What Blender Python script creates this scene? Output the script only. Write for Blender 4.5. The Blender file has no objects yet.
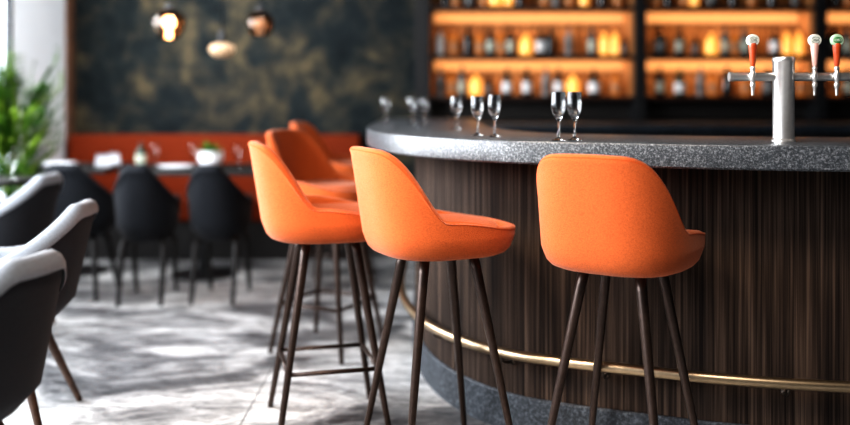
import bpy, bmesh, math, random
from mathutils import Vector, Matrix
random.seed(7)
PI = math.pi
scene = bpy.context.scene
COL = scene.collection

# ------------------------------------------------------------------ object helpers
def link(o, parent=None):
    COL.objects.link(o)
    if parent: o.parent = parent
    return o

def obj(name, bm, mat, parent=None, smooth=True, angle=None):
    bmesh.ops.recalc_face_normals(bm, faces=bm.faces[:])
    me = bpy.data.meshes.new(name)
    bm.to_mesh(me); bm.free()
    if smooth:
        for p in me.polygons: p.use_smooth = True
        if angle is not None:
            try: me.set_sharp_from_angle(angle=math.radians(angle))
            except Exception: pass
    me.materials.append(mat)
    return link(bpy.data.objects.new(name, me), parent)

def tag(o, label=None, cat=None, group=None, kind=None):
    if label: o['label'] = label
    if cat: o['category'] = cat
    if group: o['group'] = group
    if kind: o['kind'] = kind
    return o

def thing(name, label, cat, loc=(0, 0, 0), rz=0.0, group=None):
    o = bpy.data.objects.new(name, None)
    o.empty_display_size = 0.1
    COL.objects.link(o)
    o.location = loc; o.rotation_euler = (0, 0, rz)
    return tag(o, label, cat, group)

def kids(o): return [c for c in bpy.data.objects if c.parent == o]

def dup(root, loc, rz, label, group=None, swaps=None):
    r = root.copy(); COL.objects.link(r)
    r.location = loc; r.rotation_euler = (0, 0, rz); r['label'] = label
    if group: r['group'] = group
    for ch in kids(root):
        c = ch.copy(); COL.objects.link(c); c.parent = r
        for g in kids(ch):
            d = g.copy(); COL.objects.link(d); d.parent = c
    return r

# ------------------------------------------------------------------ mesh helpers
def add_box(bm, x0, x1, y0, y1, z0, z1):
    vs = [bm.verts.new((x, y, z)) for x in (x0, x1) for y in (y0, y1) for z in (z0, z1)]
    for f in ((0,1,3,2),(4,6,7,5),(0,4,5,1),(2,3,7,6),(0,2,6,4),(1,5,7,3)):
        bm.faces.new([vs[i] for i in f])
    return vs

def box_bm(x0, x1, y0, y1, z0, z1, bev=0.0, seg=2):
    bm = bmesh.new(); add_box(bm, x0, x1, y0, y1, z0, z1)
    if bev > 0:
        bmesh.ops.recalc_face_normals(bm, faces=bm.faces[:])
        bmesh.ops.bevel(bm, geom=bm.edges[:], offset=bev, segments=seg, affect='EDGES', profile=0.6)
    return bm

def add_tube(bm, pts, radii, seg=12, cap=True):
    pts = [Vector(p) for p in pts]
    if not hasattr(radii, '__len__'): radii = [radii] * len(pts)
    rings = []; ref = None
    for i, p in enumerate(pts):
        t = (pts[min(i+1, len(pts)-1)] - pts[max(i-1, 0)]).normalized()
        if ref is None:
            ref = Vector((0,0,1)) if abs(t.z) < 0.9 else Vector((1,0,0))
        a = (ref - t*ref.dot(t)).normalized(); b = t.cross(a); ref = a
        rings.append([bm.verts.new(p + (a*math.cos(2*PI*k/seg) + b*math.sin(2*PI*k/seg))*radii[i]) for k in range(seg)])
    for r0, r1 in zip(rings, rings[1:]):
        for k in range(seg):
            bm.faces.new((r0[k], r0[(k+1) % seg], r1[(k+1) % seg], r1[k]))
    if cap:
        bm.faces.new(rings[0][::-1]); bm.faces.new(rings[-1])
    return bm

def tube_bm(pts, radii, seg=12): return add_tube(bmesh.new(), pts, radii, seg)

def add_lathe(bm, prof, seg=24, c=(0,0,0), axis='Z'):
    """prof: (r, z) list; r=0 ends are closed to a point."""
    c = Vector(c); rings = []
    def P(r, z, k):
        a = 2*PI*k/seg
        if axis == 'Z': return c + Vector((r*math.cos(a), r*math.sin(a), z))
        return c + Vector((r*math.cos(a), -z, r*math.sin(a)))        # axis toward -Y
    for r, z in prof:
        if r < 1e-6: rings.append([bm.verts.new(P(0, z, 0))])
        else: rings.append([bm.verts.new(P(r, z, k)) for k in range(seg)])
    for r0, r1 in zip(rings, rings[1:]):
        for k in range(seg):
            k2 = (k+1) % seg
            if len(r0) == 1 and len(r1) == 1: continue
            if len(r0) == 1: bm.faces.new((r0[0], r1[k2], r1[k]))
            elif len(r1) == 1: bm.faces.new((r0[k], r0[k2], r1[0]))
            else: bm.faces.new((r0[k], r0[k2], r1[k2], r1[k]))
    return bm

def lathe_bm(prof, seg=24, c=(0,0,0), axis='Z'): return add_lathe(bmesh.new(), prof, seg, c, axis)

def smoothstep(a, b, x):
    t = max(0.0, min(1.0, (x-a)/(b-a))); return t*t*(3-2*t)

# ------------------------------------------------------------------ material helpers
def nt(name):
    m = bpy.data.materials.new(name); m.use_nodes = True
    t = m.node_tree; b = t.nodes['Principled BSDF']
    return m, t, b

def N(t, kind, **kw):
    n = t.nodes.new(kind)
    for k, v in kw.items(): setattr(n, k, v)
    return n

def coords(t, scale=(1,1,1), rot=(0,0,0)):
    tc = N(t, 'ShaderNodeTexCoord'); mp = N(t, 'ShaderNodeMapping')
    mp.inputs['Scale'].default_value = scale; mp.inputs['Rotation'].default_value = rot
    t.links.new(tc.outputs['Object'], mp.inputs['Vector'])
    return mp.outputs['Vector']

def noise(t, vec, scale, detail=4, rough=0.55, dist=0.0):
    n = N(t, 'ShaderNodeTexNoise')
    n.inputs['Scale'].default_value = scale; n.inputs['Detail'].default_value = detail
    n.inputs['Roughness'].default_value = rough; n.inputs['Distortion'].default_value = dist
    t.links.new(vec, n.inputs['Vector']); return n.outputs['Fac']

def ramp(t, fac, stops):
    r = N(t, 'ShaderNodeValToRGB'); e = r.color_ramp.elements
    while len(e) < len(stops): e.new(0.5)
    for el, (p, c) in zip(e, stops):
        el.position = p; el.color = (*c, 1) if len(c) == 3 else c
    t.links.new(fac, r.inputs['Fac']); return r.outputs['Color']

def mix(t, fac, a, b, mode='MIX'):
    m = N(t, 'ShaderNodeMix', data_type='RGBA', blend_type=mode)
    for s, v in ((m.inputs[0], fac), (m.inputs[6], a), (m.inputs[7], b)):
        if hasattr(v, 'is_linked'): t.links.new(v, s)
        elif isinstance(v, (int, float)): s.default_value = v
        else: s.default_value = (*v, 1)
    return m.outputs[2]

def bump(t, b, h, strength=0.2, dist=0.01):
    n = N(t, 'ShaderNodeBump'); n.inputs['Strength'].default_value = strength
    n.inputs['Distance'].default_value = dist
    t.links.new(h, n.inputs['Height']); t.links.new(n.outputs['Normal'], b.inputs['Normal'])

def plain(name, col, rough=0.5, metal=0.0, var=0.12, vscale=30, emit=0.0, ecol=None, spec=None):
    m, t, b = nt(name)
    f = noise(t, coords(t), vscale, 3)
    lo = tuple(c*(1-var) for c in col); hi = tuple(min(1, c*(1+var)) for c in col)
    t.links.new(ramp(t, f, [(0.3, lo), (0.7, hi)]), b.inputs['Base Color'])
    b.inputs['Roughness'].default_value = rough; b.inputs['Metallic'].default_value = metal
    if spec is not None: b.inputs['Specular IOR Level'].default_value = spec
    if emit:
        b.inputs['Emission Color'].default_value = (*(ecol or col), 1)
        b.inputs['Emission Strength'].default_value = emit
    return m

def fabric(name, col, sheen=0.25, var=0.22, scale=330, rough=0.85, bstr=0.6):
    m, t, b = nt(name)
    v = coords(t)
    vo = N(t, 'ShaderNodeTexVoronoi'); vo.inputs['Scale'].default_value = scale
    t.links.new(v, vo.inputs['Vector'])
    big = noise(t, v, 9, 3)
    c0 = ramp(t, vo.outputs['Distance'], [(0.15, tuple(min(1, c*(1+var)) for c in col)), (0.75, tuple(c*(1-1.6*var) for c in col))])
    c1 = mix(t, big, tuple(c*0.92 for c in col), tuple(min(1, c*1.08) for c in col))
    t.links.new(mix(t, 0.4, c0, c1), b.inputs['Base Color'])
    b.inputs['Roughness'].default_value = rough
    b.inputs['Specular IOR Level'].default_value = 0.25
    b.inputs['Sheen Weight'].default_value = sheen
    b.inputs['Sheen Roughness'].default_value = 0.45
    b.inputs['Sheen Tint'].default_value = (1, 0.85, 0.75, 1)
    bump(t, b, vo.outputs['Distance'], bstr, 0.0015)
    return m

def granite(name, lo, mid, hi, rough=0.3, scale=1.0):
    m, t, b = nt(name)
    v = coords(t)
    a = noise(t, v, 150*scale, 6, 0.8)
    c = noise(t, v, 26*scale, 4, 0.6)
    c0 = ramp(t, a, [(0.36, lo), (0.5, mid), (0.62, hi)])
    c1 = ramp(t, c, [(0.35, tuple(x*0.55 for x in mid)), (0.65, tuple(x*1.3 for x in mid))])
    t.links.new(mix(t, 0.35, c0, c1), b.inputs['Base Color'])
    b.inputs['Roughness'].default_value = rough
    bump(t, b, a, 0.25, 0.002)
    return m

def wood_stripes(name, dark, mid, light, rough=0.45, sc=1.0):
    m, t, b = nt(name)
    v = coords(t, (1, 1, 0.012))
    a = noise(t, v, 85*sc, 3, 0.6)
    v2 = coords(t, (1, 1, 0.03))
    c = noise(t, v2, 14*sc, 4, 0.6)
    v3 = coords(t, (1, 1, 0.008))
    d = noise(t, v3, 190*sc, 2, 0.5)
    c0 = ramp(t, a, [(0.36, dark), (0.5, mid), (0.66, light)])
    c1 = ramp(t, c, [(0.3, dark), (0.7, mid)])
    k = mix(t, 0.4, c0, c1)
    k2 = ramp(t, d, [(0.42, (0.35,0.33,0.32)), (0.55, (1,1,1)), (0.68, (1.0,1.0,1.0))])
    t.links.new(mix(t, 0.7, k, k2, 'MULTIPLY'), b.inputs['Base Color'])
    b.inputs['Roughness'].default_value = rough; b.inputs['Specular IOR Level'].default_value = 0.25
    bump(t, b, d, 0.3, 0.003)
    return m

def glassy(name, col=(1,1,1), rough=0.0, ior=1.45):
    m, t, b = nt(name)
    f = noise(t, coords(t), 6, 1)
    t.links.new(ramp(t, f, [(0.3, tuple(c*0.97 for c in col)), (0.7, col)]), b.inputs['Base Color'])
    b.inputs['Transmission Weight'].default_value = 1.0
    b.inputs['Roughness'].default_value = rough; b.inputs['IOR'].default_value = ior
    return m

# ------------------------------------------------------------------ materials
M = {}
M['orange'] = fabric('orange_fabric', (0.54, 0.122, 0.031), 0.26)
M['orange_seam'] = fabric('orange_seam_fabric', (0.52, 0.085, 0.016), 0.1)
M['banquette'] = fabric('banquette_upholstery', (0.19, 0.028, 0.005), 0.0, scale=200)
M['charcoal'] = fabric('charcoal_fabric', (0.030, 0.032, 0.037), 0.06, scale=300)
M['grey'] = fabric('light_grey_fabric', (0.29, 0.305, 0.33), 0.2, scale=300)
M['black_fabric'] = fabric('black_fabric', (0.014, 0.016, 0.020), 0.05, scale=300)
M['leg'] = plain('dark_bronze_leg', (0.060, 0.040, 0.032), 0.32, 0.55, 0.15, 60)
M['wood_leg'] = plain('dark_walnut_leg', (0.070, 0.036, 0.022), 0.4, 0, 0.3, 40)
M['black'] = plain('matt_black', (0.010, 0.010, 0.011), 0.5)
M['black_wood'] = plain('black_stained_wood', (0.012, 0.010, 0.009), 0.55, 0, 0.3, 20)
M['granite'] = granite('grey_speckled_granite', (0.010, 0.012, 0.015), (0.055, 0.060, 0.067), (0.38, 0.39, 0.41), 0.30)
M['plinth'] = granite('blue_grey_stone_plinth', (0.006, 0.007, 0.010), (0.040, 0.045, 0.053), (0.17, 0.19, 0.215), 0.6, 0.5)
M['panel'] = wood_stripes('striped_dark_walnut', (0.010, 0.006, 0.005), (0.062, 0.041, 0.030), (0.17, 0.115, 0.085), 0.85)
M['brass'] = plain('brushed_brass', (0.52, 0.40, 0.27), 0.36, 1.0, 0.06, 50)
M['dark_metal'] = plain('dark_bracket_metal', (0.12, 0.10, 0.085), 0.35, 0.9)
M['steel'] = plain('brushed_steel', (0.80, 0.77, 0.74), 0.30, 0.85, 0.05, 60)
M['glass'] = glassy('clear_glass')
M['white'] = plain('white_ceramic', (0.82, 0.83, 0.85), 0.3, 0, 0.03)
M['linen'] = plain('white_linen', (0.78, 0.79, 0.82), 0.8, 0, 0.05)
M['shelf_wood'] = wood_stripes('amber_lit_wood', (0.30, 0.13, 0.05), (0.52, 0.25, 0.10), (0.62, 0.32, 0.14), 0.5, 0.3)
M['shelf_dark'] = plain('dark_shelf_board', (0.028, 0.012, 0.008), 0.45, 0, 0.3, 20)
M['led'] = plain('warm_light_strip', (0.28, 0.15, 0.07), 0.6, emit=0.52, ecol=(1.0, 0.47, 0.18))
M['back_stone'] = plain('dark_blue_stone', (0.022, 0.028, 0.036), 0.35, 0, 0.4, 25)
M['wall_white'] = plain('white_painted_plaster', (0.80, 0.83, 0.86), 0.8, 0, 0.02, 4)
M['dark_paint'] = plain('dark_grey_paint', (0.045, 0.047, 0.050), 0.8, 0, 0.1, 3)
M['brown_trim'] = plain('brown_wood_trim', (0.17, 0.085, 0.05), 0.5, 0, 0.25, 12)
M['frame'] = plain('black_window_frame', (0.016, 0.018, 0.022), 0.4, 0)

def m_floor():
    m, t, b = nt('worn_grey_marble_floor')
    v = coords(t, (0.55, 1.0, 1))
    v2 = coords(t, (1.0, 2.2, 1))
    a = noise(t, v, 1.7, 7, 0.62, 1.2)
    c = noise(t, v2, 7.0, 6, 0.68, 0.8)
    d = noise(t, v2, 38, 4, 0.7)
    base = ramp(t, a, [(0.34, (0.035, 0.036, 0.038)), (0.43, (0.17, 0.17, 0.17)), (0.52, (0.66, 0.65, 0.635)), (0.58, (0.97, 0.955, 0.93))])
    vein = ramp(t, c, [(0.34, (0.26, 0.26, 0.265)), (0.48, (0.75, 0.745, 0.74)), (0.62, (1.0, 1.0, 1.0))])
    k = mix(t, 0.75, base, vein, 'MULTIPLY')
    k = mix(t, 0.22, k, ramp(t, c, [(0.4, (0.10,0.10,0.11)), (0.62, (0.60,0.60,0.61))]))
    g = ramp(t, d, [(0.3, (0.62, 0.62, 0.62)), (0.65, (1.0, 1.0, 1.0))])
    k = mix(t, 0.7, k, g, 'MULTIPLY')
    br = N(t, 'ShaderNodeTexBrick'); br.offset = 0.0
    br.inputs['Scale'].default_value = 1.0
    br.inputs['Brick Width'].default_value = 1.3; br.inputs['Row Height'].default_value = 1.3
    br.inputs['Mortar Size'].default_value = 0.0025; br.inputs['Mortar Smooth'].default_value = 0.1
    tc = N(t, 'ShaderNodeTexCoord'); mp = N(t, 'ShaderNodeMapping')
    mp.inputs['Location'].default_value = (0.70, 0.30, 0)
    t.links.new(tc.outputs['Object'], mp.inputs['Vector']); t.links.new(mp.outputs['Vector'], br.inputs['Vector'])
    k = mix(t, br.outputs['Fac'], k, (0.05, 0.05, 0.05))
    t.links.new(k, b.inputs['Base Color'])
    r = N(t, 'ShaderNodeMapRange'); r.inputs['To Min'].default_value = 0.34; r.inputs['To Max'].default_value = 0.55
    t.links.new(c, r.inputs['Value']); t.links.new(r.outputs['Result'], b.inputs['Roughness'])
    bump(t, b, c, 0.12, 0.004)
    return m
M['floor'] = m_floor()

def m_mottled():
    m, t, b = nt('mottled_dark_plaster')
    v = coords(t)
    a = noise(t, v, 3.1, 7, 0.66, 0.4)
    c = noise(t, v, 9, 5, 0.7)
    d = noise(t, v, 0.9, 2)
    k = ramp(t, a, [(0.30, (0.009, 0.013, 0.014)), (0.45, (0.020, 0.027, 0.028)), (0.53, (0.050, 0.047, 0.036)), (0.63, (0.14, 0.108, 0.062))])
    k2 = ramp(t, c, [(0.35, (0.45, 0.5, 0.55)), (0.65, (1.0, 1.0, 1.0))])
    k = mix(t, 0.8, k, k2, 'MULTIPLY')
    k = mix(t, ramp(t, d, [(0.4, (0.0,)*3), (0.7, (0.4,)*3)]), k, (0.013, 0.018, 0.022))
    t.links.new(k, b.inputs['Base Color']); b.inputs['Roughness'].default_value = 0.75; b.inputs['Specular IOR Level'].default_value = 0.2
    bump(t, b, c, 0.3, 0.01)
    return m
M['mottled'] = m_mottled()

def m_pane():
    m, t, b = nt('window_glass'); t.nodes.remove(b)
    tr = N(t, 'ShaderNodeBsdfTransparent'); gl = N(t, 'ShaderNodeBsdfGlossy'); mx = N(t, 'ShaderNodeMixShader')
    gl.inputs['Roughness'].default_value = 0.02; mx.inputs[0].default_value = 0.05
    f = noise(t, coords(t), 3, 1)
    t.links.new(ramp(t, f, [(0.3, (0.96, 0.98, 1.0)), (0.7, (1, 1, 1))]), tr.inputs['Color'])
    t.links.new(tr.outputs[0], mx.inputs[1]); t.links.new(gl.outputs[0], mx.inputs[2])
    t.links.new(mx.outputs[0], t.nodes['Material Output'].inputs['Surface'])
    return m
M['pane'] = m_pane()

# ------------------------------------------------------------------ camera
H = 1.25
cam = bpy.data.cameras.new('camera'); co = bpy.data.objects.new('camera', cam); COL.objects.link(co)
co.location = (0, 0, H); co.rotation_euler = (PI/2, 0, 0)
cam.sensor_width = 36; cam.lens = 900/850*36
cam.shift_y = (95-212.5)/850
cam.clip_start = 0.05
cam.dof.use_dof = True; cam.dof.focus_distance = 2.85; cam.dof.aperture_fstop = 0.76
scene.camera = co

# ------------------------------------------------------------------ setting
XL, XR, YB, ZC = -2.99, 4.9, 7.6, 3.3
def struct(name, bm, mat, label=None, parent=None, **kw):
    o = obj(name, bm, mat, parent, **kw)
    if parent is None:
        o['kind'] = 'structure'
    if label and parent is None: o['label'] = label; o['category'] = name.split('_')[0]
    return o
struct('floor', box_bm(XL-0.1, XR+0.1, -2.5, YB+0.1, -0.12, 0), M['floor'], 'worn grey marble floor with light and dark patches and thin joints', smooth=False)
struct('ceiling', box_bm(XL-0.1, XR+0.1, -2.5, YB+0.1, ZC, ZC+0.1), M['dark_paint'], 'dark painted ceiling above the bar room', smooth=False)
struct('wall_back', box_bm(XL-0.1, XR+0.1, YB, YB+0.1, 0, ZC), M['mottled'], 'dark mottled plaster wall behind the banquette', smooth=False)
struct('wall_front', box_bm(XL-0.1, XR+0.1, -2.6, -2.5, 0, ZC), M['dark_paint'], 'dark painted wall behind the viewer', smooth=False)
struct('wall_right', box_bm(XR, XR+0.1, -2.5, YB, 0, ZC), M['dark_paint'], 'dark painted wall at right end of the bar', smooth=False)
bm = bmesh.new()
WY0, WY1, WZ0, WZ1 = -2.0, 6.54, 0.30, 3.05
add_box(bm, XL-0.1, XL, WY1, YB, 0, ZC)
add_box(bm, XL-0.1, XL, -2.5, WY0, 0, ZC)
add_box(bm, XL-0.1, XL, WY0, WY1, 0, WZ0)
add_box(bm, XL-0.1, XL, WY0, WY1, WZ1, ZC)
struct('wall_left', bm, M['wall_white'], 'white painted wall between the window and the dark back wall', smooth=False)
w = thing('window_1', 'tall bright window with black frame behind the palm plant', 'window', (XL-0.02, 0, 0)); w['kind'] = 'structure'
bm = bmesh.new()
for y, wd_ in ((WY0, 0.1), (0.4, 0.1), (2.4, 0.1), (4.4, 0.1), (WY1-0.06, 0.06)):
    add_box(bm, -0.02, 0.015, y, y+wd_, WZ0, WZ1)
add_box(bm, -0.02, 0.015, WY0, WY1, WZ0, WZ0+0.07); add_box(bm, -0.02, 0.015, WY0, WY1, WZ1-0.07, WZ1)
obj('window_frame', bm, M['frame'], w, smooth=False)
for y0, y1 in ((WY0+0.1, 0.4), (0.5, 2.4), (2.5, 4.4), (4.5, WY1-0.06)):
    obj('pane', box_bm(-0.004, 0.004, y0, y1, WZ0+0.07, WZ1-0.07), M['pane'], w, smooth=False)
struct('trim_1', box_bm(XL, XL+0.03, YB-0.12, YB, 0, ZC, 0.004), M['brown_trim'], 'narrow brown wooden trim in corner beside white wall', smooth=False)
struct('baseboard_back', box_bm(XL+0.03, 0.0, YB-0.03, YB, 0, 0.12, 0.004), M['black_wood'], 'black baseboard along the back wall', smooth=False)
struct('trim_2', box_bm(-0.08, 0.04, YB-0.34, YB, 0, ZC, 0.004), M['black'], 'black vertical post where mottled wall meets bottle shelves', smooth=False)

# ------------------------------------------------------------------ bar counter (curved)
CP = [(4.86, 2.50), (3.4, 2.545), (2.2, 2.62), (1.345, 2.735), (0.95, 2.82), (0.63, 2.935), (0.40, 3.03), (0.205, 3.14), (0.0, 3.36),
      (-0.17, 3.70), (-0.265, 4.15), (-0.29, 4.60), (-0.285, 5.2), (-0.27, 6.0)]
def catmull(pts, n=10):
    P = [Vector((*p, 0)) for p in pts]
    P = [2*P[0]-P[1]] + P + [2*P[-1]-P[-2]]
    out = []
    for i in range(1, len(P)-2):
        for k in range(n):
            s = k/n; a, b, c, d = P[i-1], P[i], P[i+1], P[i+2]
            out.append(0.5*((2*b) + (c-a)*s + (2*a-5*b+4*c-d)*s*s + (3*b-a-3*c+d)*s**3))
    out.append(P[-2]); return out
CURVE = catmull(CP, 10)
for _ in range(3):
    CURVE = [CURVE[0]] + [(a+2*b+c)/4 for a, b, c in zip(CURVE, CURVE[1:], CURVE[2:])] + [CURVE[-1]]
def normals(C):
    out = []
    for i in range(len(C)):
        t = (C[min(i+1, len(C)-1)] - C[max(i-1, 0)]).normalized()
        out.append(Vector((t.y, -t.x, 0)))       # inward (into the bar)
    return out
NRM = normals(CURVE)
if NRM[0].y < 0: NRM = [-n for n in NRM]
def off(i, d, z=0): return CURVE[i] + NRM[i]*d + Vector((0, 0, z))
def at_curve(x, d, z):      # point at offset d where front edge has this x (right-hand part)
    i = min(range(len(CURVE)), key=lambda k: abs(CURVE[k].x-x)); return off(i, d, z), NRM[i]
def sweep(prof, i0=0, i1=None):
    bm = bmesh.new(); i1 = len(CURVE) if i1 is None else i1
    rings = [[bm.verts.new(off(i, d, z)) for d, z in prof] for i in range(i0, i1)]
    n = len(prof)
    for a, b in zip(rings, rings[1:]):
        for k in range(n): bm.faces.new((a[k], a[(k+1) % n], b[(k+1) % n], b[k]))
    bm.faces.new(rings[0]); bm.faces.new(rings[-1][::-1])
    return bm
ZT, TH = 1.095, 0.080
top = obj('bar_countertop', sweep([(0.0, ZT-TH+0.006), (0.0, ZT-0.010), (0.003, ZT-0.003), (0.010, ZT), (0.60, ZT), (0.60, ZT-TH), (0.006, ZT-TH)]), M['granite'], angle=40)
tag(top, 'thick grey speckled granite countertop curving round the bar', 'countertop')
bar = thing('bar_counter', 'curved bar front clad in dark striped wood above a stone plinth', 'bar', (0.6, 3.2, 0))
def bobj(name, bm, mat, parent=bar, **kw):
    bmesh.ops.translate(bm, verts=bm.verts, vec=(-0.6, -3.2, 0)); return obj(name, bm, mat, parent, **kw)
bobj('front_panel', sweep([(0.240, 0.140), (0.240, ZT-TH-0.002), (0.52, ZT-TH-0.002), (0.52, 0.140)]), M['panel'], angle=40)
bobj('plinth', sweep([(0.227, 0.0), (0.227, 0.134), (0.233, 0.140), (0.52, 0.140), (0.52, 0.0)]), M['plinth'], angle=40)
ZR = 0.308
rail = bobj('foot_rail', tube_bm([off(i, 0.168, ZR) for i in range(len(CURVE))], 0.0185, 14), M['brass']); rail['label'] = 'brass foot rail'
for x in (4.0, 3.1, 2.1, 1.16, 0.56, 0.17, -0.12):
    p, n = at_curve(x, 0.168, ZR)
    bm = tube_bm([p + Vector((0,0,-0.012)), p + n*0.012 + Vector((0,0,-0.036)), p + n*0.040 + Vector((0,0,-0.048)), p + n*0.0715 + Vector((0,0,-0.048))], 0.005, 8)
    t_ = Vector((-n.y, n.x, 0))
    c = p + n*0.068 + Vector((0,0,-0.048))
    add_tube(bm, [c, c + n*0.004], 0.014, 12)
    bobj('bracket', bm, M['dark_metal'], rail)

# ------------------------------------------------------------------ upholstered shells
def superell(phi, a, b, e):
    """phi = 0 at the back (-y), grows toward +x side."""
    s, c = math.sin(phi), -math.cos(phi)
    return Vector((math.copysign(abs(s)**(2/e), s)*a, math.copysign(abs(c)**(2/e), c)*b, 0))

def shell_rows(a, b, e, rim, z0, zs, lean, flare, nseg, nwall, bottom):
    """outer rows from the bottom to just below the rim; each row a list of Vectors"""
    rows = []
    for sc, z in bottom:
        rows.append([superell(2*PI*k/nseg, a, b, e)*sc + Vector((0, 0, z)) for k in range(nseg)])
    for j in range(nwall+1):
        row = []
        for k in range(nseg):
            ph = 2*PI*k/nseg; h = rim(ph)
            z = zs + (h-zs)*j/nwall
            u = max(0, z-zs)
            p = superell(ph, a, b, e)*(1+flare*u)
            back = max(0.0, math.cos(ph))
            p.y -= lean*u*back
            row.append(Vector((p.x, p.y, z)))
        rows.append(row)
    return rows

def bm_from_rows(rows, close_start=True, close_end=True):
    bm = bmesh.new(); n = len(rows[0])
    R = [[bm.verts.new(p) for p in r] for r in rows]
    for a, b in zip(R, R[1:]):
        for k in range(n): bm.faces.new((a[k], a[(k+1) % n], b[(k+1) % n], b[k]))
    if close_start: bm.faces.new(R[0][::-1])
    if close_end: bm.faces.new(R[-1])
    return bm

def wphi(ph):
    ph = ph % (2*PI); return min(ph, 2*PI-ph)

def inner_of(rows_outer_wall, th, drop=0.0):
    """offset a wall row inwards by th towards the axis"""
    out = []
    for row in rows_outer_wall:
        r2 = []
        for p in row:
            q = Vector((p.x, p.y, 0)); L = q.length
            r2.append(Vector((p.x, p.y, p.z-drop)) - q/L*th)
        out.append(r2)
    return out

# ---- bar stool
def make_stool(label, stretcher=False):
    t = thing('bar_stool', label, 'bar stool', group='orange bar stools')
    HB, HA, ZS = 1.076, 0.842, 0.796
    def rim(ph):
        q = superell(ph, 0.238, 0.250, 2.75)
        d = smoothstep(-0.242, -0.066, q.y)
        h = HB - 0.010*min(1, abs(q.x)/0.2)**2*(1-d)
        ha = HA - 0.040*smoothstep(-0.06, 0.25, q.y)
        return h + (ha-h)*d
    NS, NW = 96, 12
    bottom = [(0.35, 0.706), (0.70, 0.706), (0.80, 0.709), (0.88, 0.717), (0.935, 0.732), (0.97, 0.754)]
    a, b, e = 0.238, 0.250, 2.75
    outer = shell_rows(a, b, e, rim, 0.68, ZS-0.02, 0.13, 0.13, NS, NW, bottom)
    TH_ = 0.042
    # round the rim
    last = outer[-1]; wall = outer[len(bottom):]
    def lower(rows_, d): return [Vector((p.x, p.y, p.z-d)) for p in rows_]
    rowA = [Vector((p.x, p.y, p.z-0.012)) for p in last]
    outer[-1] = rowA
    def inset(row, d, dz):
        r = []
        for p in row:
            q = Vector((p.x, p.y, 0)); r.append(Vector((p.x, p.y, p.z+dz)) - q/q.length*d)
        return r
    cap = [inset(last, 0.004, -0.004), inset(last, 0.012, 0.0), inset(last, TH_-0.014, 0.0), inset(last, TH_-0.005, -0.004), inset(last, TH_, -0.014)]
    # inner wall down to the seat pan
    inn = []
    for j in range(1, 8):
        row = []
        for k, p in enumerate(inset(last, TH_, -0.014)):
            z = p.z + (0.768-p.z)*j/7
            ph = 2*PI*k/NS
            u = max(0, p.z-0.77)*(1-(z-0.768)/max(0.001, p.z-0.768)) if p.z > 0.769 else 0
            q = Vector((p.x, p.y, 0)); d = 0.10*u + 0.02*(j/7)**2
            r = Vector((p.x, p.y, 0)) - q/q.length*d
            row.append(Vector((r.x, r.y, z)))
        inn.append(row)
    rows = outer + cap + inn + [[Vector((p.x*0.5, p.y*0.5, 0.766)) for p in inn[-1]]]
    sh = obj('seat_shell', bm_from_rows(rows), M['orange'], t)
    # seam piping along the outer rim
    pts = inset(last, 0.002, -0.010)
    bm = bmesh.new()
    ring = []
    for k in range(NS):
        p = pts[k]; q = Vector((p.x, p.y, 0)).normalized()
        ring.append([bm.verts.new(p + (q*math.cos(2*PI*s/6) + Vector((0,0,1))*math.sin(2*PI*s/6))*0.0026) for s in range(6)])
    for k in range(NS):
        r0, r1 = ring[k], ring[(k+1) % NS]
        for s in range(6): bm.faces.new((r0[s], r0[(s+1) % 6], r1[(s+1) % 6], r1[s]))
    obj('piping', bm, M['orange_seam'], sh)
    # seat cushion
    ca, cb = a-0.056, b-0.056
    prof = [(0.5, 0.764), (0.96, 0.764), (1.0, 0.780), (0.99, 0.796), (0.95, 0.807), (0.86, 0.814), (0.6, 0.817), (0.25, 0.818)]
    obj('seat_cushion', bm_from_rows([[superell(2*PI*k/48, ca, cb, 2.9)*s + Vector((0, 0.006, z)) for k in range(48)] for s, z in prof]), M['orange'], t)
    # legs
    for sx in (-1, 1):
        for sy in (-1, 1):
            bm = tube_bm([(sx*0.088, sy*0.088, 0.715), (sx*0.100, sy*0.100, 0.65), (sx*0.201, sy*0.201, 0.012), (sx*0.202, sy*0.202, 0.0)], [0.0180, 0.0172, 0.0110, 0.0100], 12)
            obj('leg', bm, M['leg'], t)
    if stretcher:
        bm = bmesh.new(); f = lambda z: 0.1 + (0.65-z)/0.638*0.101
        z = 0.235; r = f(z)
        for p, q in (((-r,-r),(r,-r)), ((r,-r),(r,r)), ((r,r),(-r,r)), ((-r,r),(-r,-r))):
            add_tube(bm, [(*p, z), (*q, z)], 0.0085, 10)
        obj('stretcher', bm, M['leg'], t)
    return t
def face(deg): return math.radians(deg-90)       # local +y turned to this heading (0 = +X)
s3 = make_stool('orange bar stool nearest the beer tap, its curved back turned to the room')
s3.location = (0.632, 2.875, 0); s3.rotation_euler = (0, 0, face(56))
s2 = dup(s3, (0.045, 3.13, 0), face(24), 'orange bar stool in the middle, seen side on before the granite corner')
sA = make_stool('orange bar stool left of the middle one, partly hidden by it', True)
sA.location = (-0.375, 3.46, 0); sA.rotation_euler = (0, 0, face(14))
sB = dup(sA, (-0.48, 4.45, 0), face(-26), 'shaded dark orange bar stool directly behind the left stool')
sC = dup(sA, (-0.57, 5.85, 0), face(-8), 'blurred orange bar stool farthest away along the bar')

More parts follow.
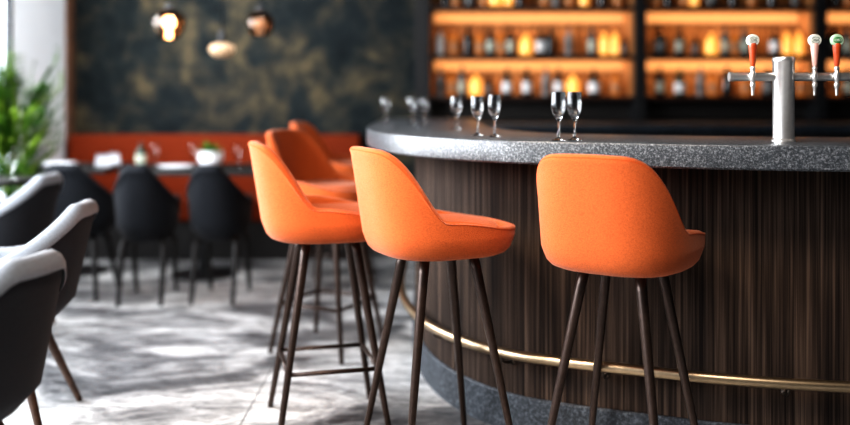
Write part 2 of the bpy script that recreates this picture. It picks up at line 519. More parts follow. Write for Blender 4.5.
# ---- dining tub chair
def make_tub(label, outer_m, inner_m, a=0.265, b=0.275, group=None):
    t = thing('dining_chair', label, 'chair', group=group)
    HB, HA, ZS = 0.825, 0.610, 0.46
    def rim(ph):
        w = math.degrees(wphi(ph))
        if w < 16: return HB
        h = HA + (HB-HA)*(1 - min(1, (w-16)/80))**1.45
        return h - 0.155*smoothstep(118, 170, w)
    NS, NW = 80, 10
    bottom = [(0.3, 0.362), (0.55, 0.364), (0.68, 0.375), (0.80, 0.40), (0.90, 0.43)]
    outer = shell_rows(a, b, 2.4, rim, 0.36, ZS, 0.16, 0.25, NS, NW, bottom)
    def inset(row, d, dz):
        r = []
        for p in row:
            q = Vector((p.x, p.y, 0)); r.append(Vector((p.x, p.y, p.z+dz)) - q/q.length*d)
        return r
    last = outer[-1]
    outer[-1] = inset(last, 0, -0.006)
    obj('outer_shell', bm_from_rows(outer + [inset(last, 0.004, 0.0), inset(last, 0.010, 0.0), inset(last, 0.016, -0.03), [Vector((p.x*0.5, p.y*0.5, 0.40)) for p in last]]), outer_m, t)
    # padded lining: rolls over the rim and runs down to the seat
    TH_ = 0.066
    L = [inset(last, -0.001, -0.036), inset(last, -0.005, -0.031), inset(last, -0.004, -0.012), inset(last, 0.008, 0.008), inset(last, 0.026, 0.016), inset(last, 0.050, 0.012), inset(last, TH_, -0.008)]
    base = L[-1]
    for j in range(1, 8):
        row = []
        for p in base:
            z = p.z + (0.452-p.z)*j/7
            q = Vector((p.x, p.y, 0)); d = 0.20*(p.z-z) + 0.012*(j/7)
            r = q - q/q.length*min(d, 0.09)
            row.append(Vector((r.x, r.y, z)))
        L.append(row)
    L.append([Vector((p.x*0.5, p.y*0.5, 0.45)) for p in L[-1]])
    lin = obj('lining', bm_from_rows(L, False, True), inner_m, t); lin['label'] = 'pale grey lining' if inner_m is M['grey'] else 'black lining'
    prof = [(0.5, 0.446), (0.95, 0.446), (1.0, 0.462), (0.98, 0.482), (0.9, 0.494), (0.6, 0.50), (0.2, 0.502)]
    obj('seat_cushion', bm_from_rows([[superell(2*PI*k/40, a-0.095, b-0.095, 2.6)*s + Vector((0, 0.015, z)) for k in range(40)] for s, z in prof]), inner_m, t)
    for sx in (-1, 1):
        for sy in (-1, 1):
            obj('leg', tube_bm([(sx*0.105, sy*0.105, 0.385), (sx*0.125, sy*0.125, 0.33), (sx*(a-0.05), sy*(b-0.035), 0.010), (sx*(a-0.049), sy*(b-0.034), 0.0)], [0.023, 0.021, 0.0125, 0.0115], 10), M['wood_leg'] if outer_m is M['charcoal'] else M['black_wood'], t)
    return t
G = 'grey tub chairs on the left'
cC = make_tub('charcoal tub chair with pale grey lining, nearest the camera at bottom left', M['charcoal'], M['grey'], group=G)
cC.location = (-1.325, 2.38, 0); cC.rotation_euler = (0, 0, face(168))
cB = dup(cC, (-1.64, 3.45, 0), face(184), 'charcoal tub chair with pale grey lining, second from the camera on the left', G)
cA = dup(cC, (-2.285, 4.72, 0), face(176), 'charcoal tub chair with pale lining beside the small table and palm plant', G)
cD = make_tub('black tub chair with its back to the camera at the table by the window', M['black_fabric'], M['black_fabric'], 0.215, 0.25)
cD.location = (-2.165, 5.66, 0); cD.rotation_euler = (0, 0, face(92))
cE = make_tub('black tub chair pulled up to the banquette table under the glowing bulb', M['black_fabric'], M['black_fabric'], 0.175, 0.24)
cE.location = (-1.70, 5.53, 0); cE.rotation_euler = (0, 0, face(93))
cF = dup(cE, (-1.26, 5.57, 0), face(87), 'black tub chair in front of the white flower pot')

# ------------------------------------------------------------------ banquette
bq = thing('banquette', 'long burnt orange upholstered banquette against the dark back wall', 'bench', (-1.75, 7.15, 0))
BX0, BX1 = -1.18, 1.22
obj('base', box_bm(BX0+0.02, BX1-0.02, -0.33, 0.40, 0, 0.30), M['black_wood'], bq, smooth=False)
obj('seat', box_bm(BX0, BX1, -0.40, 0.25, 0.30, 0.455, 0.03, 3), M['banquette'], bq, angle=50)
obj('backrest', box_bm(BX0, BX1, 0.22, 0.41, 0.42, 0.925, 0.03, 3), M['banquette'], bq, angle=50)

# ------------------------------------------------------------------ tables
def table(label, loc, w, d, h=0.75, round_=False):
    t = thing('cafe_table', label, 'table', loc)
    if round_:
        obj('tabletop', lathe_bm([(0, h), (w-0.006, h), (w, h-0.006), (w, h-0.024), (w-0.006, h-0.03), (0, h-0.03)], 48), M['black_wood'], t, angle=40)
    else:
        obj('tabletop', box_bm(-w/2, w/2, -d/2, d/2, h-0.035, h, 0.006), M['black_wood'], t, angle=40)
    obj('pedestal', tube_bm([(0, 0, 0.02), (0, 0, h-0.035)], 0.035, 16), M['black'], t, angle=40)
    obj('base', lathe_bm([(0, 0.030), (0.05, 0.030), (0.22, 0.014), (0.225, 0.008), (0.225, 0), (0, 0)], 40), M['black'], t, angle=40)
    return t
T1 = table('black square table next to the window wall with white napkins', (-2.47, 6.37, 0), 0.62, 0.60)
T2 = table('long black table before the banquette with plate and flower pot', (-1.54, 6.26, 0), 0.98, 0.62)
T0 = table('small round black table below the palm plant', (-2.60, 5.36, 0), 0.25, 0, round_=True)

# tableware
def wine_bm(hgt, rb, rs=0.0035):
    s = hgt/0.165; k = rb/0.027
    outp = [(0, 0.0), (0.025*k, 0.0), (0.0255*k, 0.0015), (0.012*k, 0.005), (rs+0.001, 0.012), (rs, 0.03*s), (rs, 0.060*s), (rs+0.003, 0.068*s), (0.012*k, 0.076*s), (0.020*k, 0.088*s), (0.0255*k, 0.105*s), (0.0270*k, 0.120*s), (0.0262*k, 0.145*s), (0.0245*k, 0.165*s)]
    inp = [(0.0239*k, 0.165*s), (0.0252*k, 0.145*s), (0.0259*k, 0.120*s), (0.0243*k, 0.105*s), (0.0186*k, 0.088*s), (0.010*k, 0.078*s), (0, 0.075*s)]
    return lathe_bm(outp + inp, 32)
def glass_at(label, x, y, z, h, rb, group):
    o = obj('wine_glass', wine_bm(h, rb), M['glass'], angle=50); o.location = (x, y, z)
    return tag(o, label, 'wine glass', group)
gb = 'wine glasses on the bar'
z1 = ZT+0.0005
for lab, px, Y, h, rb in (
    ('clear wine glass, left of the pair on the bar above the right stool', 558.5, 3.055, 0.165, 0.0268),
    ('clear wine glass, right of the pair nearest the beer tap', 574.5, 3.075, 0.165, 0.0268),
    ('clear wine glass at right end of the middle cluster on the granite corner', 494.5, 3.33, 0.156, 0.0262),
    ('clear wine glass just left of the sharpest one on the granite corner', 477.5, 3.42, 0.150, 0.0262),
    ('small blurred wine glass alone, third back along the curved counter', 456.5, 4.05, 0.150, 0.029),
    ('blurred wine glass, right one of the far pair on the counter', 424.5, 5.0, 0.140, 0.028),
    ('blurred wine glass, left one of the far pair on the counter', 412.0, 5.0, 0.140, 0.028),
    ('blurred wine glass at the far left end of the counter', 385.5, 5.15, 0.140, 0.028)):
    glass_at(lab, (px-425)/900*Y, Y, z1, h, rb, gb)

gt = 'glasses on the dining tables'
zt = 0.7505
for lab, px, Y in (('stemmed glass on the long table left of the white plate', 154.5, 6.32), ('stemmed glass on the long table beside the flower pot', 193.5, 6.34),
                   ('stemmed glass at right end of the long table', 238, 6.2), ('stemmed glass on the small round table below the palm', 12, 5.30)):
    glass_at(lab, (px-425)/900*Y, Y, zt, 0.155, 0.030, gt)
def plate(label, px, Y, z=zt):
    o = obj('plate', lathe_bm([(0, 0.004), (0.07, 0.004), (0.085, 0.010), (0.12, 0.018), (0.121, 0.015), (0.085, 0.004), (0.06, 0), (0, 0)], 36), M['white'])
    o.location = ((px-425)/900*Y, Y, z); return tag(o, label, 'plate', 'white plates')
plate('white plate on the long table between the two black chairs', 176, 6.15)
plate('white plate at the left corner of the table by the window', 60, 6.40)
def napkin(label, px, Y, rz):
    bm = bmesh.new()     # folded, standing napkin: a tented fan
    n = 14; rows = []
    for j in range(5):
        z = 0.10*j/4; row = []
        for k in range(n+1):
            u = k/n; ang = -0.9+1.8*u
            r = 0.075*(1-0.25*j/4)
            row.append(bm.verts.new((math.sin(ang)*r, (0.012*(k % 2) - 0.05*u*(1-u)*1.6)*(1-0.3*j/4), z)))
        rows.append(row)
    for a, b in zip(rows, rows[1:]):
        for k in range(n): bm.faces.new((a[k], a[k+1], b[k+1], b[k]))
    r = bmesh.ops.solidify(bm, geom=bm.faces[:], thickness=0.006)
    o = obj('folded_napkin', bm, M['linen']); o.location = ((px-425)/900*Y, Y, zt); o.rotation_euler = (0, 0, rz)
    return tag(o, label, 'napkin', 'white napkins')
napkin('white folded napkin standing at the right of the window table', 103, 6.12, 0.2)
napkin('white folded napkin standing next to the table edge by the black chair', 114, 6.3, -0.3)
# flower pot with small plant
M['leaf'] = plain('leaf_green', (0.045, 0.125, 0.018), 0.65, 0, 0.5, 14, spec=0.2)
M['leaf_light'] = plain('pale_leaf_green', (0.24, 0.36, 0.05), 0.65, 0, 0.4, 14, spec=0.2)
M['soil'] = plain('dark_soil', (0.03, 0.02, 0.015), 0.9, 0, 0.4, 60)
M['stone_pot'] = plain('charcoal_planter', (0.03, 0.03, 0.033), 0.6)
def leaf_blade(bm, p0, d, length, width, droop, seg=7, fold=0.25):
    """an arching blade from p0 along d (unit vector), drooping with gravity"""
    p = Vector(p0); d = Vector(d).normalized(); prev = None
    side = d.cross(Vector((0,0,1)))
    side = side.normalized() if side.length > 1e-3 else Vector((1,0,0))
    for i in range(seg+1):
        s = i/seg
        wd = width*math.sin(PI*min(1, 0.12+0.88*s))**0.8*0.5 if s < 1 else 0.0005
        up = side.cross(d).normalized()
        row = [bm.verts.new(p - side*wd + up*wd*fold), bm.verts.new(p), bm.verts.new(p + side*wd + up*wd*fold)]
        if prev:
            bm.faces.new((prev[0], prev[1], row[1], row[0])); bm.faces.new((prev[1], prev[2], row[2], row[1]))
        prev = row
        d = (d + Vector((0, 0, -droop/seg))).normalized(); p = p + d*(length/seg)
    return p
fp = thing('potted_plant', 'small green plant in a white bowl on the long table', 'plant', ((211-425)/900*6.22, 6.22, zt))
obj('pot', lathe_bm([(0, 0), (0.045, 0), (0.075, 0.03), (0.088, 0.07), (0.082, 0.11), (0.074, 0.112), (0.078, 0.07), (0, 0.06)], 32), M['white'], fp, angle=50)
obj('soil', lathe_bm([(0, 0.096), (0.074, 0.094), (0.074, 0.09), (0, 0.09)], 24), M['soil'], fp)
bm = bmesh.new()
for i in range(46):
    a = random.uniform(0, 2*PI); el = random.uniform(0.5, 1.4)
    leaf_blade(bm, (0.03*math.cos(a), 0.03*math.sin(a), 0.09), (math.cos(a)*math.cos(el), math.sin(a)*math.cos(el), math.sin(el)), random.uniform(0.06, 0.12), 0.022, 0.9, 4)
obj('foliage', bm, M['leaf'], fp)
# dark green bottle on the long table
def bottle_prof(kind, h, r):
    if kind == 'round':      # squat spirit bottle
        return [(0, 0), (r*0.94, 0), (r, 0.01), (r, h*0.55), (r*0.9, h*0.64), (r*0.45, h*0.74), (r*0.30, h*0.80), (r*0.30, h*0.93), (0, h*0.93)]
    if kind == 'tall':       # wine-like bottle
        return [(0, 0), (r*0.95, 0), (r, 0.008), (r, h*0.58), (r*0.85, h*0.67), (r*0.42, h*0.76), (r*0.36, h*0.80), (r*0.36, h*0.94), (0, h*0.94)]
    return [(0, 0), (r*0.92, 0), (r, 0.01), (r*0.96, h*0.30), (r, h*0.62), (r*0.75, h*0.72), (r*0.38, h*0.78), (r*0.34, h*0.92), (0, h*0.92)]
M['b_dark'] = plain('dark_bottle_glass', (0.012, 0.010, 0.009), 0.12)
M['b_green'] = plain('dark_green_bottle_glass', (0.010, 0.030, 0.018), 0.12)
M['b_teal'] = plain('smoky_teal_bottle_glass', (0.05, 0.075, 0.08), 0.15)
M['b_grey'] = plain('frosted_grey_bottle_glass', (0.22, 0.21, 0.20), 0.3)
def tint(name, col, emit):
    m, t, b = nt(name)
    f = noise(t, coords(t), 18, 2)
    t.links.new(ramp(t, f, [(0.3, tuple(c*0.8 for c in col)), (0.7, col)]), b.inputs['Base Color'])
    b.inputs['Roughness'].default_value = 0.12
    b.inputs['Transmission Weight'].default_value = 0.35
    b.inputs['Emission Color'].default_value = (*col, 1); b.inputs['Emission Strength'].default_value = emit  # emission puts the shelf backlight into the spirit colour
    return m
M['b_amber'] = tint('amber_spirit_added_glow', (0.62, 0.22, 0.04), 0.22)
M['b_gold'] = tint('golden_spirit_added_glow', (1.0, 0.56, 0.15), 0.55)
M['b_white'] = plain('white_bottle_glass', (0.62, 0.60, 0.57), 0.3)
M['lab_white'] = plain('white_paper_label', (0.74, 0.73, 0.72), 0.6, 0, 0.06)
M['lab_pale'] = plain('pale_green_label', (0.42, 0.44, 0.36), 0.6, 0, 0.15)
M['lab_dark'] = plain('dim_grey_label', (0.13, 0.13, 0.125), 0.6, 0, 0.2)
M['lab_tan'] = plain('tan_label', (0.42, 0.20, 0.09), 0.6, 0, 0.2)
M['cap_dark'] = plain('dark_bottle_cap', (0.03, 0.012, 0.010), 0.4)
M['cap_green'] = plain('green_bottle_cap', (0.02, 0.12, 0.04), 0.4)
M['cap_red'] = plain('deep_red_bottle_cap', (0.18, 0.025, 0.015), 0.4)
PROTO = {}
def bottle(loc, label, kind, h, r, body, lab=None, cap='cap_dark', group=None):
    key = (kind, round(h, 3), round(r, 3), body, lab, cap)
    if key in PROTO: return dup(PROTO[key], loc, 0, label, group)
    t = thing('bottle', label, 'bottle', loc, 0, group)
    bd = obj('glass_body', lathe_bm(bottle_prof(kind, h, r), 20), M[body], t)
    nr = r*0.36
    obj('cap', lathe_bm([(0, h*0.915), (nr*1.12, h*0.915), (nr*1.12, h-0.003), (nr*0.9, h), (0, h)], 14), M[cap], t)
    if lab:
        z0, z1_ = (h*0.14, h*0.50)
        obj('paper_label', lathe_bm([(r*1.012, z0), (r*1.012, z1_)], 20), M[lab], t)
    PROTO[key] = t
    return t
bottle(((141-425)/900*6.3, 6.3, zt), 'dark bottle with pale label on the long table under the glowing bulb', 'round', 0.17, 0.038, 'b_green', 'lab_pale', group=None)

# ------------------------------------------------------------------ palm plant by the window
pp = thing('palm_plant', 'tall green palm plant in a charcoal planter by the bright window', 'plant', (-2.68, 5.92, 0))
obj('planter', lathe_bm([(0, 0), (0.13, 0), (0.17, 0.52), (0.18, 0.55), (0.165, 0.55), (0.16, 0.50), (0, 0.50)], 32), M['stone_pot'], pp, angle=50)
obj('soil', lathe_bm([(0, 0.525), (0.163, 0.52), (0.163, 0.50), (0, 0.50)], 24), M['soil'], pp)
random.seed(21)
for k_ in range(4):
    a_ = k_*PI/2+0.4
    obj('stem', tube_bm([(0.03*math.cos(a_), 0.03*math.sin(a_), 0.50), (0.05*math.cos(a_), 0.05*math.sin(a_), 0.85), (0.045*math.cos(a_), 0.045*math.sin(a_), 1.18)], [0.012, 0.010, 0.006], 8), M['leaf'], pp)
def frond(bm, base, az, el, L, droop, wl):
    """a feather palm leaf: rachis with paired leaflets"""
    d = Vector((math.cos(az)*math.cos(el), math.sin(az)*math.cos(el), math.sin(el)))
    p = Vector(base); n = 16; pts = [p.copy()]
    for i in range(n):
        d = (d + Vector((0, 0, -droop/n*(0.4+1.2*i/n)))).normalized(); p = p + d*L/n; pts.append(p.copy())
        p.x = max(-0.27, min(p.x, 0.22)); p.y = max(-0.24, min(p.y, 0.10))
        s = (i+1)/n
        if s > 0.28:
            sd = d.cross(Vector((0,0,1))).normalized()
            ll = wl*math.sin(PI*(0.15+0.80*(s-0.28)/0.72))
            for sg in (-1, 1):
                dd = (d*0.75 + sd*sg*0.8 + Vector((0,0,0.25))).normalized()
                q = p + dd*ll
                if q.x < -0.295 or q.x > 0.24 or q.y > 0.11 or q.y < -0.24: continue
                leaf_blade(bm, p, dd, ll, 0.026, 0.9, 4)
    add_tube(bm, pts, [0.007*(1-0.75*i/n) for i in range(n+1)], 6)
for mat, cnt, nm in ((M['leaf'], 95, 'foliage'), (M['leaf_light'], 34, 'foliage')):
    bm = bmesh.new()
    for i in range(cnt):
        az = random.uniform(0, 2*PI); el = random.uniform(1.02, 1.5)
        hb = random.uniform(0.54, 1.15)
        frond(bm, (0.05*math.cos(az), 0.05*math.sin(az), hb), az, random.uniform(0.6, 1.4), random.uniform(0.32, 0.62), random.uniform(0.6, 1.6), random.uniform(0.10, 0.16))
    f = obj(nm, bm, mat, pp)
    if mat is M['leaf_light']: f['label'] = 'paler young fronds'

# ------------------------------------------------------------------ back bar
ZS1, ZS2, ZS3, ZS4 = 1.240, 1.575, 1.975, 2.38         # shelf tops
SY0, SY1 = YB-0.30, YB-0.005
bays = [(0.045, 1.700), (1.790, 3.165), (3.255, 4.80)]
bb = thing('back_bar_shelving', 'dark framed bottle shelving lit warm amber behind the bar', 'shelving', (2.4, YB-0.15, 0))
def sb(name, bm, mat, parent=bb, **kw):
    bmesh.ops.translate(bm, verts=bm.verts, vec=(-2.4, -(YB-0.15), 0)); return obj(name, bm, mat, parent, **kw)
for a, b in ((1.70, 1.79), (3.165, 3.255), (4.80, 4.895)):
    sb('upright', box_bm(a, b, SY0-0.02, SY1, 1.0405, 2.9, 0.004), M['black'], smooth=False)
sb('lower_panel', box_bm(0.045, 4.80, SY1-0.10, SY1, 1.045, ZS1-0.035), M['black_wood'], smooth=False)
for (a, b) in bays:
    for z in (ZS1, ZS2, ZS3, ZS4):
        sb('shelf_board', box_bm(a, b, SY0, SY1, z-0.035, z, 0.003), M['shelf_dark'], smooth=False)
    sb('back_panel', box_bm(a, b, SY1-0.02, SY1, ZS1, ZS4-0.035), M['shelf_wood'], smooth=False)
    for z in (ZS2, ZS3, ZS4):
        sb('light_strip', box_bm(a+0.03, b-0.03, SY1-0.060, SY1-0.022, z-0.125, z-0.0355, 0.006), M['led'], smooth=False)
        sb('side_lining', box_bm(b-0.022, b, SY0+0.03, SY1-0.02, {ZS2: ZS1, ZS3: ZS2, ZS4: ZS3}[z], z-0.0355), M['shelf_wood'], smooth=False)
bc = thing('back_counter', 'dark stone topped counter under the bottle shelves', 'counter', (2.4, 6.95, 0))
obj('worktop', box_bm(-2.30, 2.48, -0.42, 0.645, 0.975, 1.04, 0.006), M['back_stone'], bc, angle=40)
for k in range(8):
    x0 = -2.28+k*0.594
    dr = obj('cabinet_door', box_bm(x0+0.004, x0+0.590, -0.375, -0.350, 0.11, 0.965, 0.004), M['black_wood'], bc, angle=40)
    obj('handle', tube_bm([(x0+0.54, -0.376, 0.80), (x0+0.54, -0.395, 0.80), (x0+0.54, -0.395, 0.92), (x0+0.54, -0.376, 0.92)], 0.005, 8), M['steel'], dr)
obj('carcass', box_bm(-2.285, 2.475, -0.349, 0.34, 0.0, 0.974), M['black'], bc, smooth=False)

SHELF = {'mid': (ZS2, 'upper lit shelf'), 'low': (ZS1, 'lower lit shelf'), 'top': (ZS3, 'top shelf')}
BAYN = ['left bay', 'middle bay', 'right bay']
looks = {  # look: (words, kind, h px, r px, body, label mat, cap)
 'white':   ('white bottle', 'waist', 27, 4.8, 'b_white', 'lab_white', 'cap_dark'),
 'wlabel':  ('dark bottle with white label', 'round', 28, 5.6, 'b_dark', 'lab_white', 'cap_dark'),
 'wide':    ('wide dark bottle with big white label', 'round', 27, 7.0, 'b_dark', 'lab_white', 'cap_dark'),
 'green':   ('green capped bottle with white label', 'round', 27, 6.2, 'b_green', 'lab_white', 'cap_green'),
 'black':   ('plain black bottle', 'tall', 30, 5.4, 'b_dark', None, 'cap_dark'),
 'blackw':  ('broad black bottle', 'round', 29, 6.8, 'b_dark', 'lab_dark', 'cap_dark'),
 'small':   ('small dark bottle', 'round', 20, 4.2, 'b_dark', 'lab_dark', 'cap_dark'),
 'pale':    ('dark bottle with pale label', 'tall', 29, 5.0, 'b_dark', 'lab_pale', 'cap_dark'),
 'grey':    ('frosted grey bottle', 'tall', 29, 4.8, 'b_grey', 'lab_dark', 'cap_red'),
 'teal':    ('smoky teal bottle', 'tall', 30, 4.8, 'b_teal', 'lab_pale', 'cap_dark'),
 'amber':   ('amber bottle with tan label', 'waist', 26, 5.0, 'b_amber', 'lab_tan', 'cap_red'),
 'gold':    ('golden bottle with added glow', 'round', 24, 7.2, 'b_gold', None, 'cap_red'),
 'goldt':   ('slim golden bottle with added glow', 'tall', 26, 5.0, 'b_gold', None, 'cap_red'),
}
rows_ = {
 ('mid', 0): [(440.5,'white'),(454,'amber'),(468,'black'),(480,'amber'),(490.5,'pale'),(501,'amber'),(510.5,'pale'),(526,'gold'),(540.5,'wlabel'),(550,'black'),(569,'grey'),(592,'teal'),(604,'goldt'),(615,'goldt'),(623.5,'small')],
 ('low', 0): [(440.5,'grey'),(452,'amber'),(462,'teal'),(476,'gold'),(488.5,'small'),(507,'wlabel'),(527,'wlabel'),(546,'grey'),(558.5,'wlabel'),(573,'gold'),(594,'wide'),(615.5,'amber')],
 ('mid', 1): [(660,'blackw'),(679.5,'pale'),(695.5,'small'),(711.5,'gold'),(725,'teal'),(735,'amber'),(744.5,'teal'),(774.5,'wlabel'),(787,'goldt'),(799,'goldt')],
 ('low', 1): [(660,'pale'),(679.5,'green'),(700.5,'grey'),(713,'amber'),(727,'black'),(745,'amber'),(768,'blackw'),(788,'pale'),(801,'amber')],
 ('mid', 2): [(834,'blackw'),(847,'teal')],
 ('low', 2): [(835,'amber'),(848,'pale')],
 ('top', 0): [(446,'black'),(456,'amber'),(470,'blackw'),(484,'amber'),(496,'gold'),(508.5,'goldt'),(520,'black'),(545,'amber'),(556,'grey'),(570,'amber'),(584,'goldt'),(602,'black'),(618,'amber')],
 ('top', 1): [(657,'amber'),(668,'black'),(684,'amber'),(694,'goldt'),(712,'blackw'),(733,'black'),(752,'amber'),(772,'black'),(795,'small')],
 ('top', 2): [(836,'black'),(848,'amber')],
}
ORD = ['first', 'second', 'third', 'fourth', 'fifth', 'sixth', 'seventh', 'eighth', 'ninth', 'tenth', 'eleventh', 'twelfth', 'thirteenth', 'fourteenth', 'fifteenth']
for (sh, bay), items in rows_.items():
    z, shn = SHELF[sh]; Yb = YB-0.205; ppm = 900/Yb
    for k, (px, lk) in enumerate(items):
        w_, kind, hp, rp, body, lab, cap = looks[lk]
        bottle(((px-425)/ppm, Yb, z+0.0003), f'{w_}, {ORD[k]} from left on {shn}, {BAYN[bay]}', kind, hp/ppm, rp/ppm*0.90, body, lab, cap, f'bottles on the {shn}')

# ------------------------------------------------------------------ beer tap
TY = 2.985
tx = lambda px: (px-425)/900*TY
TX = tx(783.5)
bt = thing('beer_tap_tower', 'brushed steel beer tap tower with three taps on the bar', 'beer tap', (TX, TY, ZT+0.0005))
zc = H + 18*TY/900 - ZT
R0 = 0.0345
obj('column', lathe_bm([(0, 0), (R0+0.004, 0), (R0+0.004, 0.006), (R0, 0.010), (R0, 0.262), (R0+0.0015, 0.264), (R0+0.0015, 0.276), (R0-0.002, 0.281), (0, 0.281)], 48), M['steel'], bt, angle=40)
bm = tube_bm([(tx(733)-TX, 0, zc), (-R0+0.004, 0, zc)], 0.0142, 24)
add_tube(bm, [(R0-0.004, 0, zc), (tx(890)-TX, 0, zc)], 0.0142, 24)
add_tube(bm, [(tx(729)-TX, 0, zc), (tx(733)-TX, 0, zc)], 0.0160, 24)
obj('crossbar', bm, M['steel'], bt, angle=40)
M['handle_red'] = plain('orange_red_lacquer', (0.52, 0.085, 0.025), 0.28, 0, 0.15, 40)
M['handle_pink'] = plain('pale_pink_lacquer', (0.70, 0.42, 0.36), 0.3, 0, 0.12, 40)
M['badge'] = plain('ivory_badge', (0.80, 0.80, 0.72), 0.4, 0, 0.03)
M['badge_mint'] = plain('mint_badge', (0.55, 0.74, 0.52), 0.4, 0, 0.03)
M['ink_grey'] = plain('grey_green_badge_ink', (0.16, 0.20, 0.17), 0.5)
M['ink_green'] = plain('green_badge_ink', (0.06, 0.27, 0.08), 0.5)
def text_mesh(s, size):
    cu = bpy.data.curves.new('badge_text', 'FONT'); cu.body = s; cu.size = size; cu.align_x = 'CENTER'; cu.align_y = 'CENTER'
    cu.extrude = 0.0004
    o = bpy.data.objects.new('badge_text', cu); COL.objects.link(o)
    dg = bpy.context.evaluated_depsgraph_get(); me = bpy.data.meshes.new_from_object(o.evaluated_get(dg))
    bpy.data.objects.remove(o); bpy.data.curves.remove(cu); return me
for px, hm, bmz, txt, inkm, green in ((750.5, 'handle_red', 'badge', 'OB', 'ink_grey', False), (812, 'handle_pink', 'badge', 'ASA', 'ink_grey', False), (834, 'handle_red', 'badge_mint', 'OEO', 'badge', True)):
    x = tx(px)-TX; yf = -0.0
    tp = obj('tap', lathe_bm([(0, -0.062), (0.0042, -0.062), (0.0050, -0.050), (0.0060, -0.036), (0.0085, -0.032), (0.0085, -0.022), (0.007, -0.020), (0.0075, -0.014), (0.0105, -0.010), (0.0105, 0.012), (0.0075, 0.016), (0.0065, 0.022), (0.0085, 0.025), (0.0085, 0.031), (0.006, 0.034), (0, 0.034)], 18, (x, -0.020, zc)), M['steel'], bt, angle=40)
    obj('tap_handle', lathe_bm([(0, 0.034), (0.0065, 0.034), (0.0080, 0.040), (0.0132, 0.098), (0.0138, 0.105), (0.012, 0.110), (0, 0.110)], 20, (x, -0.020, zc)), M[hm], tp, angle=50)
    hz = zc + 0.120
    bd = obj('badge', lathe_bm([(0, 0.010), (0.0175, 0.0098), (0.0200, 0.007), (0.0205, 0.0), (0.0200, -0.007), (0.0175, -0.0095), (0, -0.0095)], 32, (x, -0.020, hz), 'Y'), M[bmz], tp, angle=40)
    if green:
        bm = bmesh.new(); add_lathe(bm, [(0.0, 0.0112), (0.0145, 0.0110), (0.0150, 0.0098), (0, 0.0096)], 28, (x, -0.020, hz), 'Y')
        for v in bm.verts: v.co.z = hz + (v.co.z-hz)*0.72
        obj('badge_disc', bm, M['ink_green'], tp)
    else:
        bm = bmesh.new()
        for sgn in (1, -1):     # thin arcs above and below the lettering
            add_tube(bm, [(x+0.0135*math.cos(a), -0.0303, hz+sgn*0.0100*math.sin(a)) for a in [0.45+k*(PI-0.9)/10 for k in range(11)]], 0.0009, 5)
        obj('badge_border', bm, M['ink_grey'], tp)
    me = text_mesh(txt, 0.0140 if len(txt) == 2 else 0.0115); me.materials.append(M[inkm])
    lt = link(bpy.data.objects.new('badge_lettering', me), tp)
    lt.rotation_euler = (PI/2, 0, 0); lt.location = (x, -0.0317, hz)

# ------------------------------------------------------------------ pendant lamps
M['bulb'] = plain('glowing_bulb', (1.0, 0.85, 0.62), 0.4, emit=22.0, ecol=(1.0, 0.76, 0.48))
M['bulb_dim'] = plain('dim_glowing_bulb', (1.0, 0.8, 0.6), 0.4, emit=3.0, ecol=(1.0, 0.78, 0.60))
M['bulb_cool'] = plain('frosted_bulb', (0.9, 0.9, 0.95), 0.4, emit=0.25, ecol=(0.90, 0.92, 1.0))
M['shade_glass'] = glassy('amber_tinted_shade_glass', (0.62, 0.40, 0.25), 0.05)
def m_ribbed():
    m, t, b = nt('ribbed_lit_glass')
    w_ = N(t, 'ShaderNodeTexWave'); w_.inputs['Scale'].default_value = 14; w_.bands_direction = 'X'
    t.links.new(coords(t), w_.inputs['Vector'])
    c = ramp(t, w_.outputs['Fac'], [(0.2, (0.22, 0.12, 0.06)), (0.8, (0.62, 0.46, 0.31))])
    t.links.new(c, b.inputs['Base Color']); t.links.new(c, b.inputs['Emission Color'])
    b.inputs['Emission Strength'].default_value = 0.32; b.inputs['Roughness'].default_value = 0.2
    return m
M['ribbed'] = m_ribbed()
def pendant(label, px, py, Y, kind):
    x, z = (px-425)/900*Y, H - (py-95)*Y/900
    t = thing('pendant_lamp', label, 'pendant lamp', (x, Y, z), 0, 'pendant lamps')
    obj('cord', tube_bm([(0, 0, 0.12), (0, 0, ZC-z-0.02)], 0.005, 8), M['black'], t)
    obj('ceiling_cap', lathe_bm([(0, ZC-z-0.03), (0.05, ZC-z-0.03), (0.055, ZC-z-0.005), (0.055, ZC-z), (0, ZC-z)], 24), M['black'], t, angle=40)
    obj('socket', lathe_bm([(0, 0.035), (0.022, 0.035), (0.025, 0.045), (0.025, 0.11), (0.012, 0.13), (0, 0.13)], 20), M['black'], t, angle=40)
    if kind == 'cone':
        obj('bulb', lathe_bm([(0, -0.045), (0.022, -0.04), (0.036, -0.018), (0.038, 0.0), (0.030, 0.022), (0.018, 0.04), (0, 0.042)], 24), M['bulb'], t)
        obj('shade', lathe_bm([(0.026, 0.085), (0.085, 0.055), (0.112, 0.010), (0.098, -0.05), (0.060, -0.115), (0.057, -0.115), (0.094, -0.05), (0.108, 0.010), (0.082, 0.052), (0.026, 0.081)], 40), M['shade_glass'], t)
    elif kind == 'bowl':
        obj('shade', lathe_bm([(0, -0.058), (0.040, -0.055), (0.072, -0.036), (0.088, -0.005), (0.084, 0.018), (0.060, 0.036), (0.020, 0.042), (0, 0.042)], 40), M['ribbed'], t)
    else:
        b = obj('bulb', lathe_bm([(0, -0.045), (0.025, -0.04), (0.042, -0.014), (0.042, 0.006), (0.03, 0.03), (0.018, 0.042), (0, 0.045)], 24), M['bulb_cool'], t)
        obj('shade', lathe_bm([(0.026, 0.085), (0.070, 0.060), (0.092, 0.010), (0.080, -0.045), (0.055, -0.080), (0.052, -0.080), (0.077, -0.045), (0.088, 0.010), (0.067, 0.057), (0.026, 0.081)], 40), M['shade_glass'], t)
    return x, Y, z
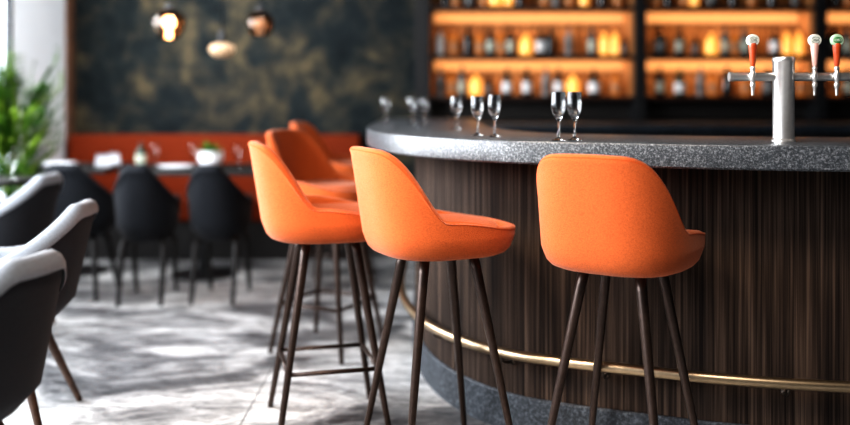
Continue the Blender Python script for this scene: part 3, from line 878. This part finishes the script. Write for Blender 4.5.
P1 = pendant('clear glass pendant lamp with brightly glowing bulb, leftmost of three', 169, 22, 6.0, 'cone')
P2 = pendant('small ribbed bowl pendant lamp hanging lowest of three', 222, 49, 6.0, 'bowl')
P3 = pendant('dim pendant lamp with pale frosted bulb, rightmost of three', 260, 24, 6.0, 'dim')

# ------------------------------------------------------------------ lights
def area(name, loc, target, sx, sy, power, col=(1,1,1), spread=None):
    l = bpy.data.lights.new(name, 'AREA'); l.shape = 'RECTANGLE'; l.size = sx; l.size_y = sy; l.energy = power; l.color = col
    if spread: l.spread = spread
    o = bpy.data.objects.new(name, l); COL.objects.link(o); o.location = loc
    d = Vector(target)-Vector(loc); o.rotation_euler = d.to_track_quat('-Z', 'Y').to_euler()
    return o
for a, b in bays[:3]:
    for z in (ZS2, ZS3):
        area('shelf_light', ((a+b)/2, SY1-0.14, z-0.040), ((a+b)/2, SY1-0.06, z-0.3), b-a-0.1, 0.03, 2.6, (1.0, 0.60, 0.32))
area('window_daylight', (XL-0.5, 3.2, 2.1), (0.3, 3.2, 0.7), 6.5, 2.4, 680, (0.93, 0.96, 1.0))
area('added_room_fill', (-0.9, 0.4, 3.2), (-0.2, 3.2, 0.6), 2.6, 1.4, 22, (1.0, 0.95, 0.9))  # added soft fill from above, not a ceiling fitting
area('added_bar_fill', (0.2, 1.2, 3.1), (0.5, 3.0, 0.7), 0.5, 0.5, 40, (1.0, 0.90, 0.80))  # unseen fill added to brighten the stools and bar front
area('added_panel_fill', (-1.1, 1.7, 3.1), (0.25, 3.5, 0.55), 0.9, 0.9, 11, (1.0, 0.86, 0.72), 0.9)  # warm light added to lift the left panel and middle stool
area('added_wall_fill', (-0.6, 4.6, 3.2), (XL, 7.0, 1.5), 1.2, 0.5, 46, (0.95, 0.97, 1.0), 1.6)  # fill added to brighten the white left wall, no fixture there
wd = bpy.data.worlds.new('world'); scene.world = wd; wd.use_nodes = True
bg = wd.node_tree.nodes['Background']; bg.inputs['Color'].default_value = (0.88, 0.94, 1.0, 1); bg.inputs['Strength'].default_value = 2.2

scene.view_settings.view_transform = 'Standard'
try: scene.view_settings.look = 'High Contrast'
except Exception: print('no look')
scene.view_settings.exposure = -0.1
scene.cycles.use_denoising = True
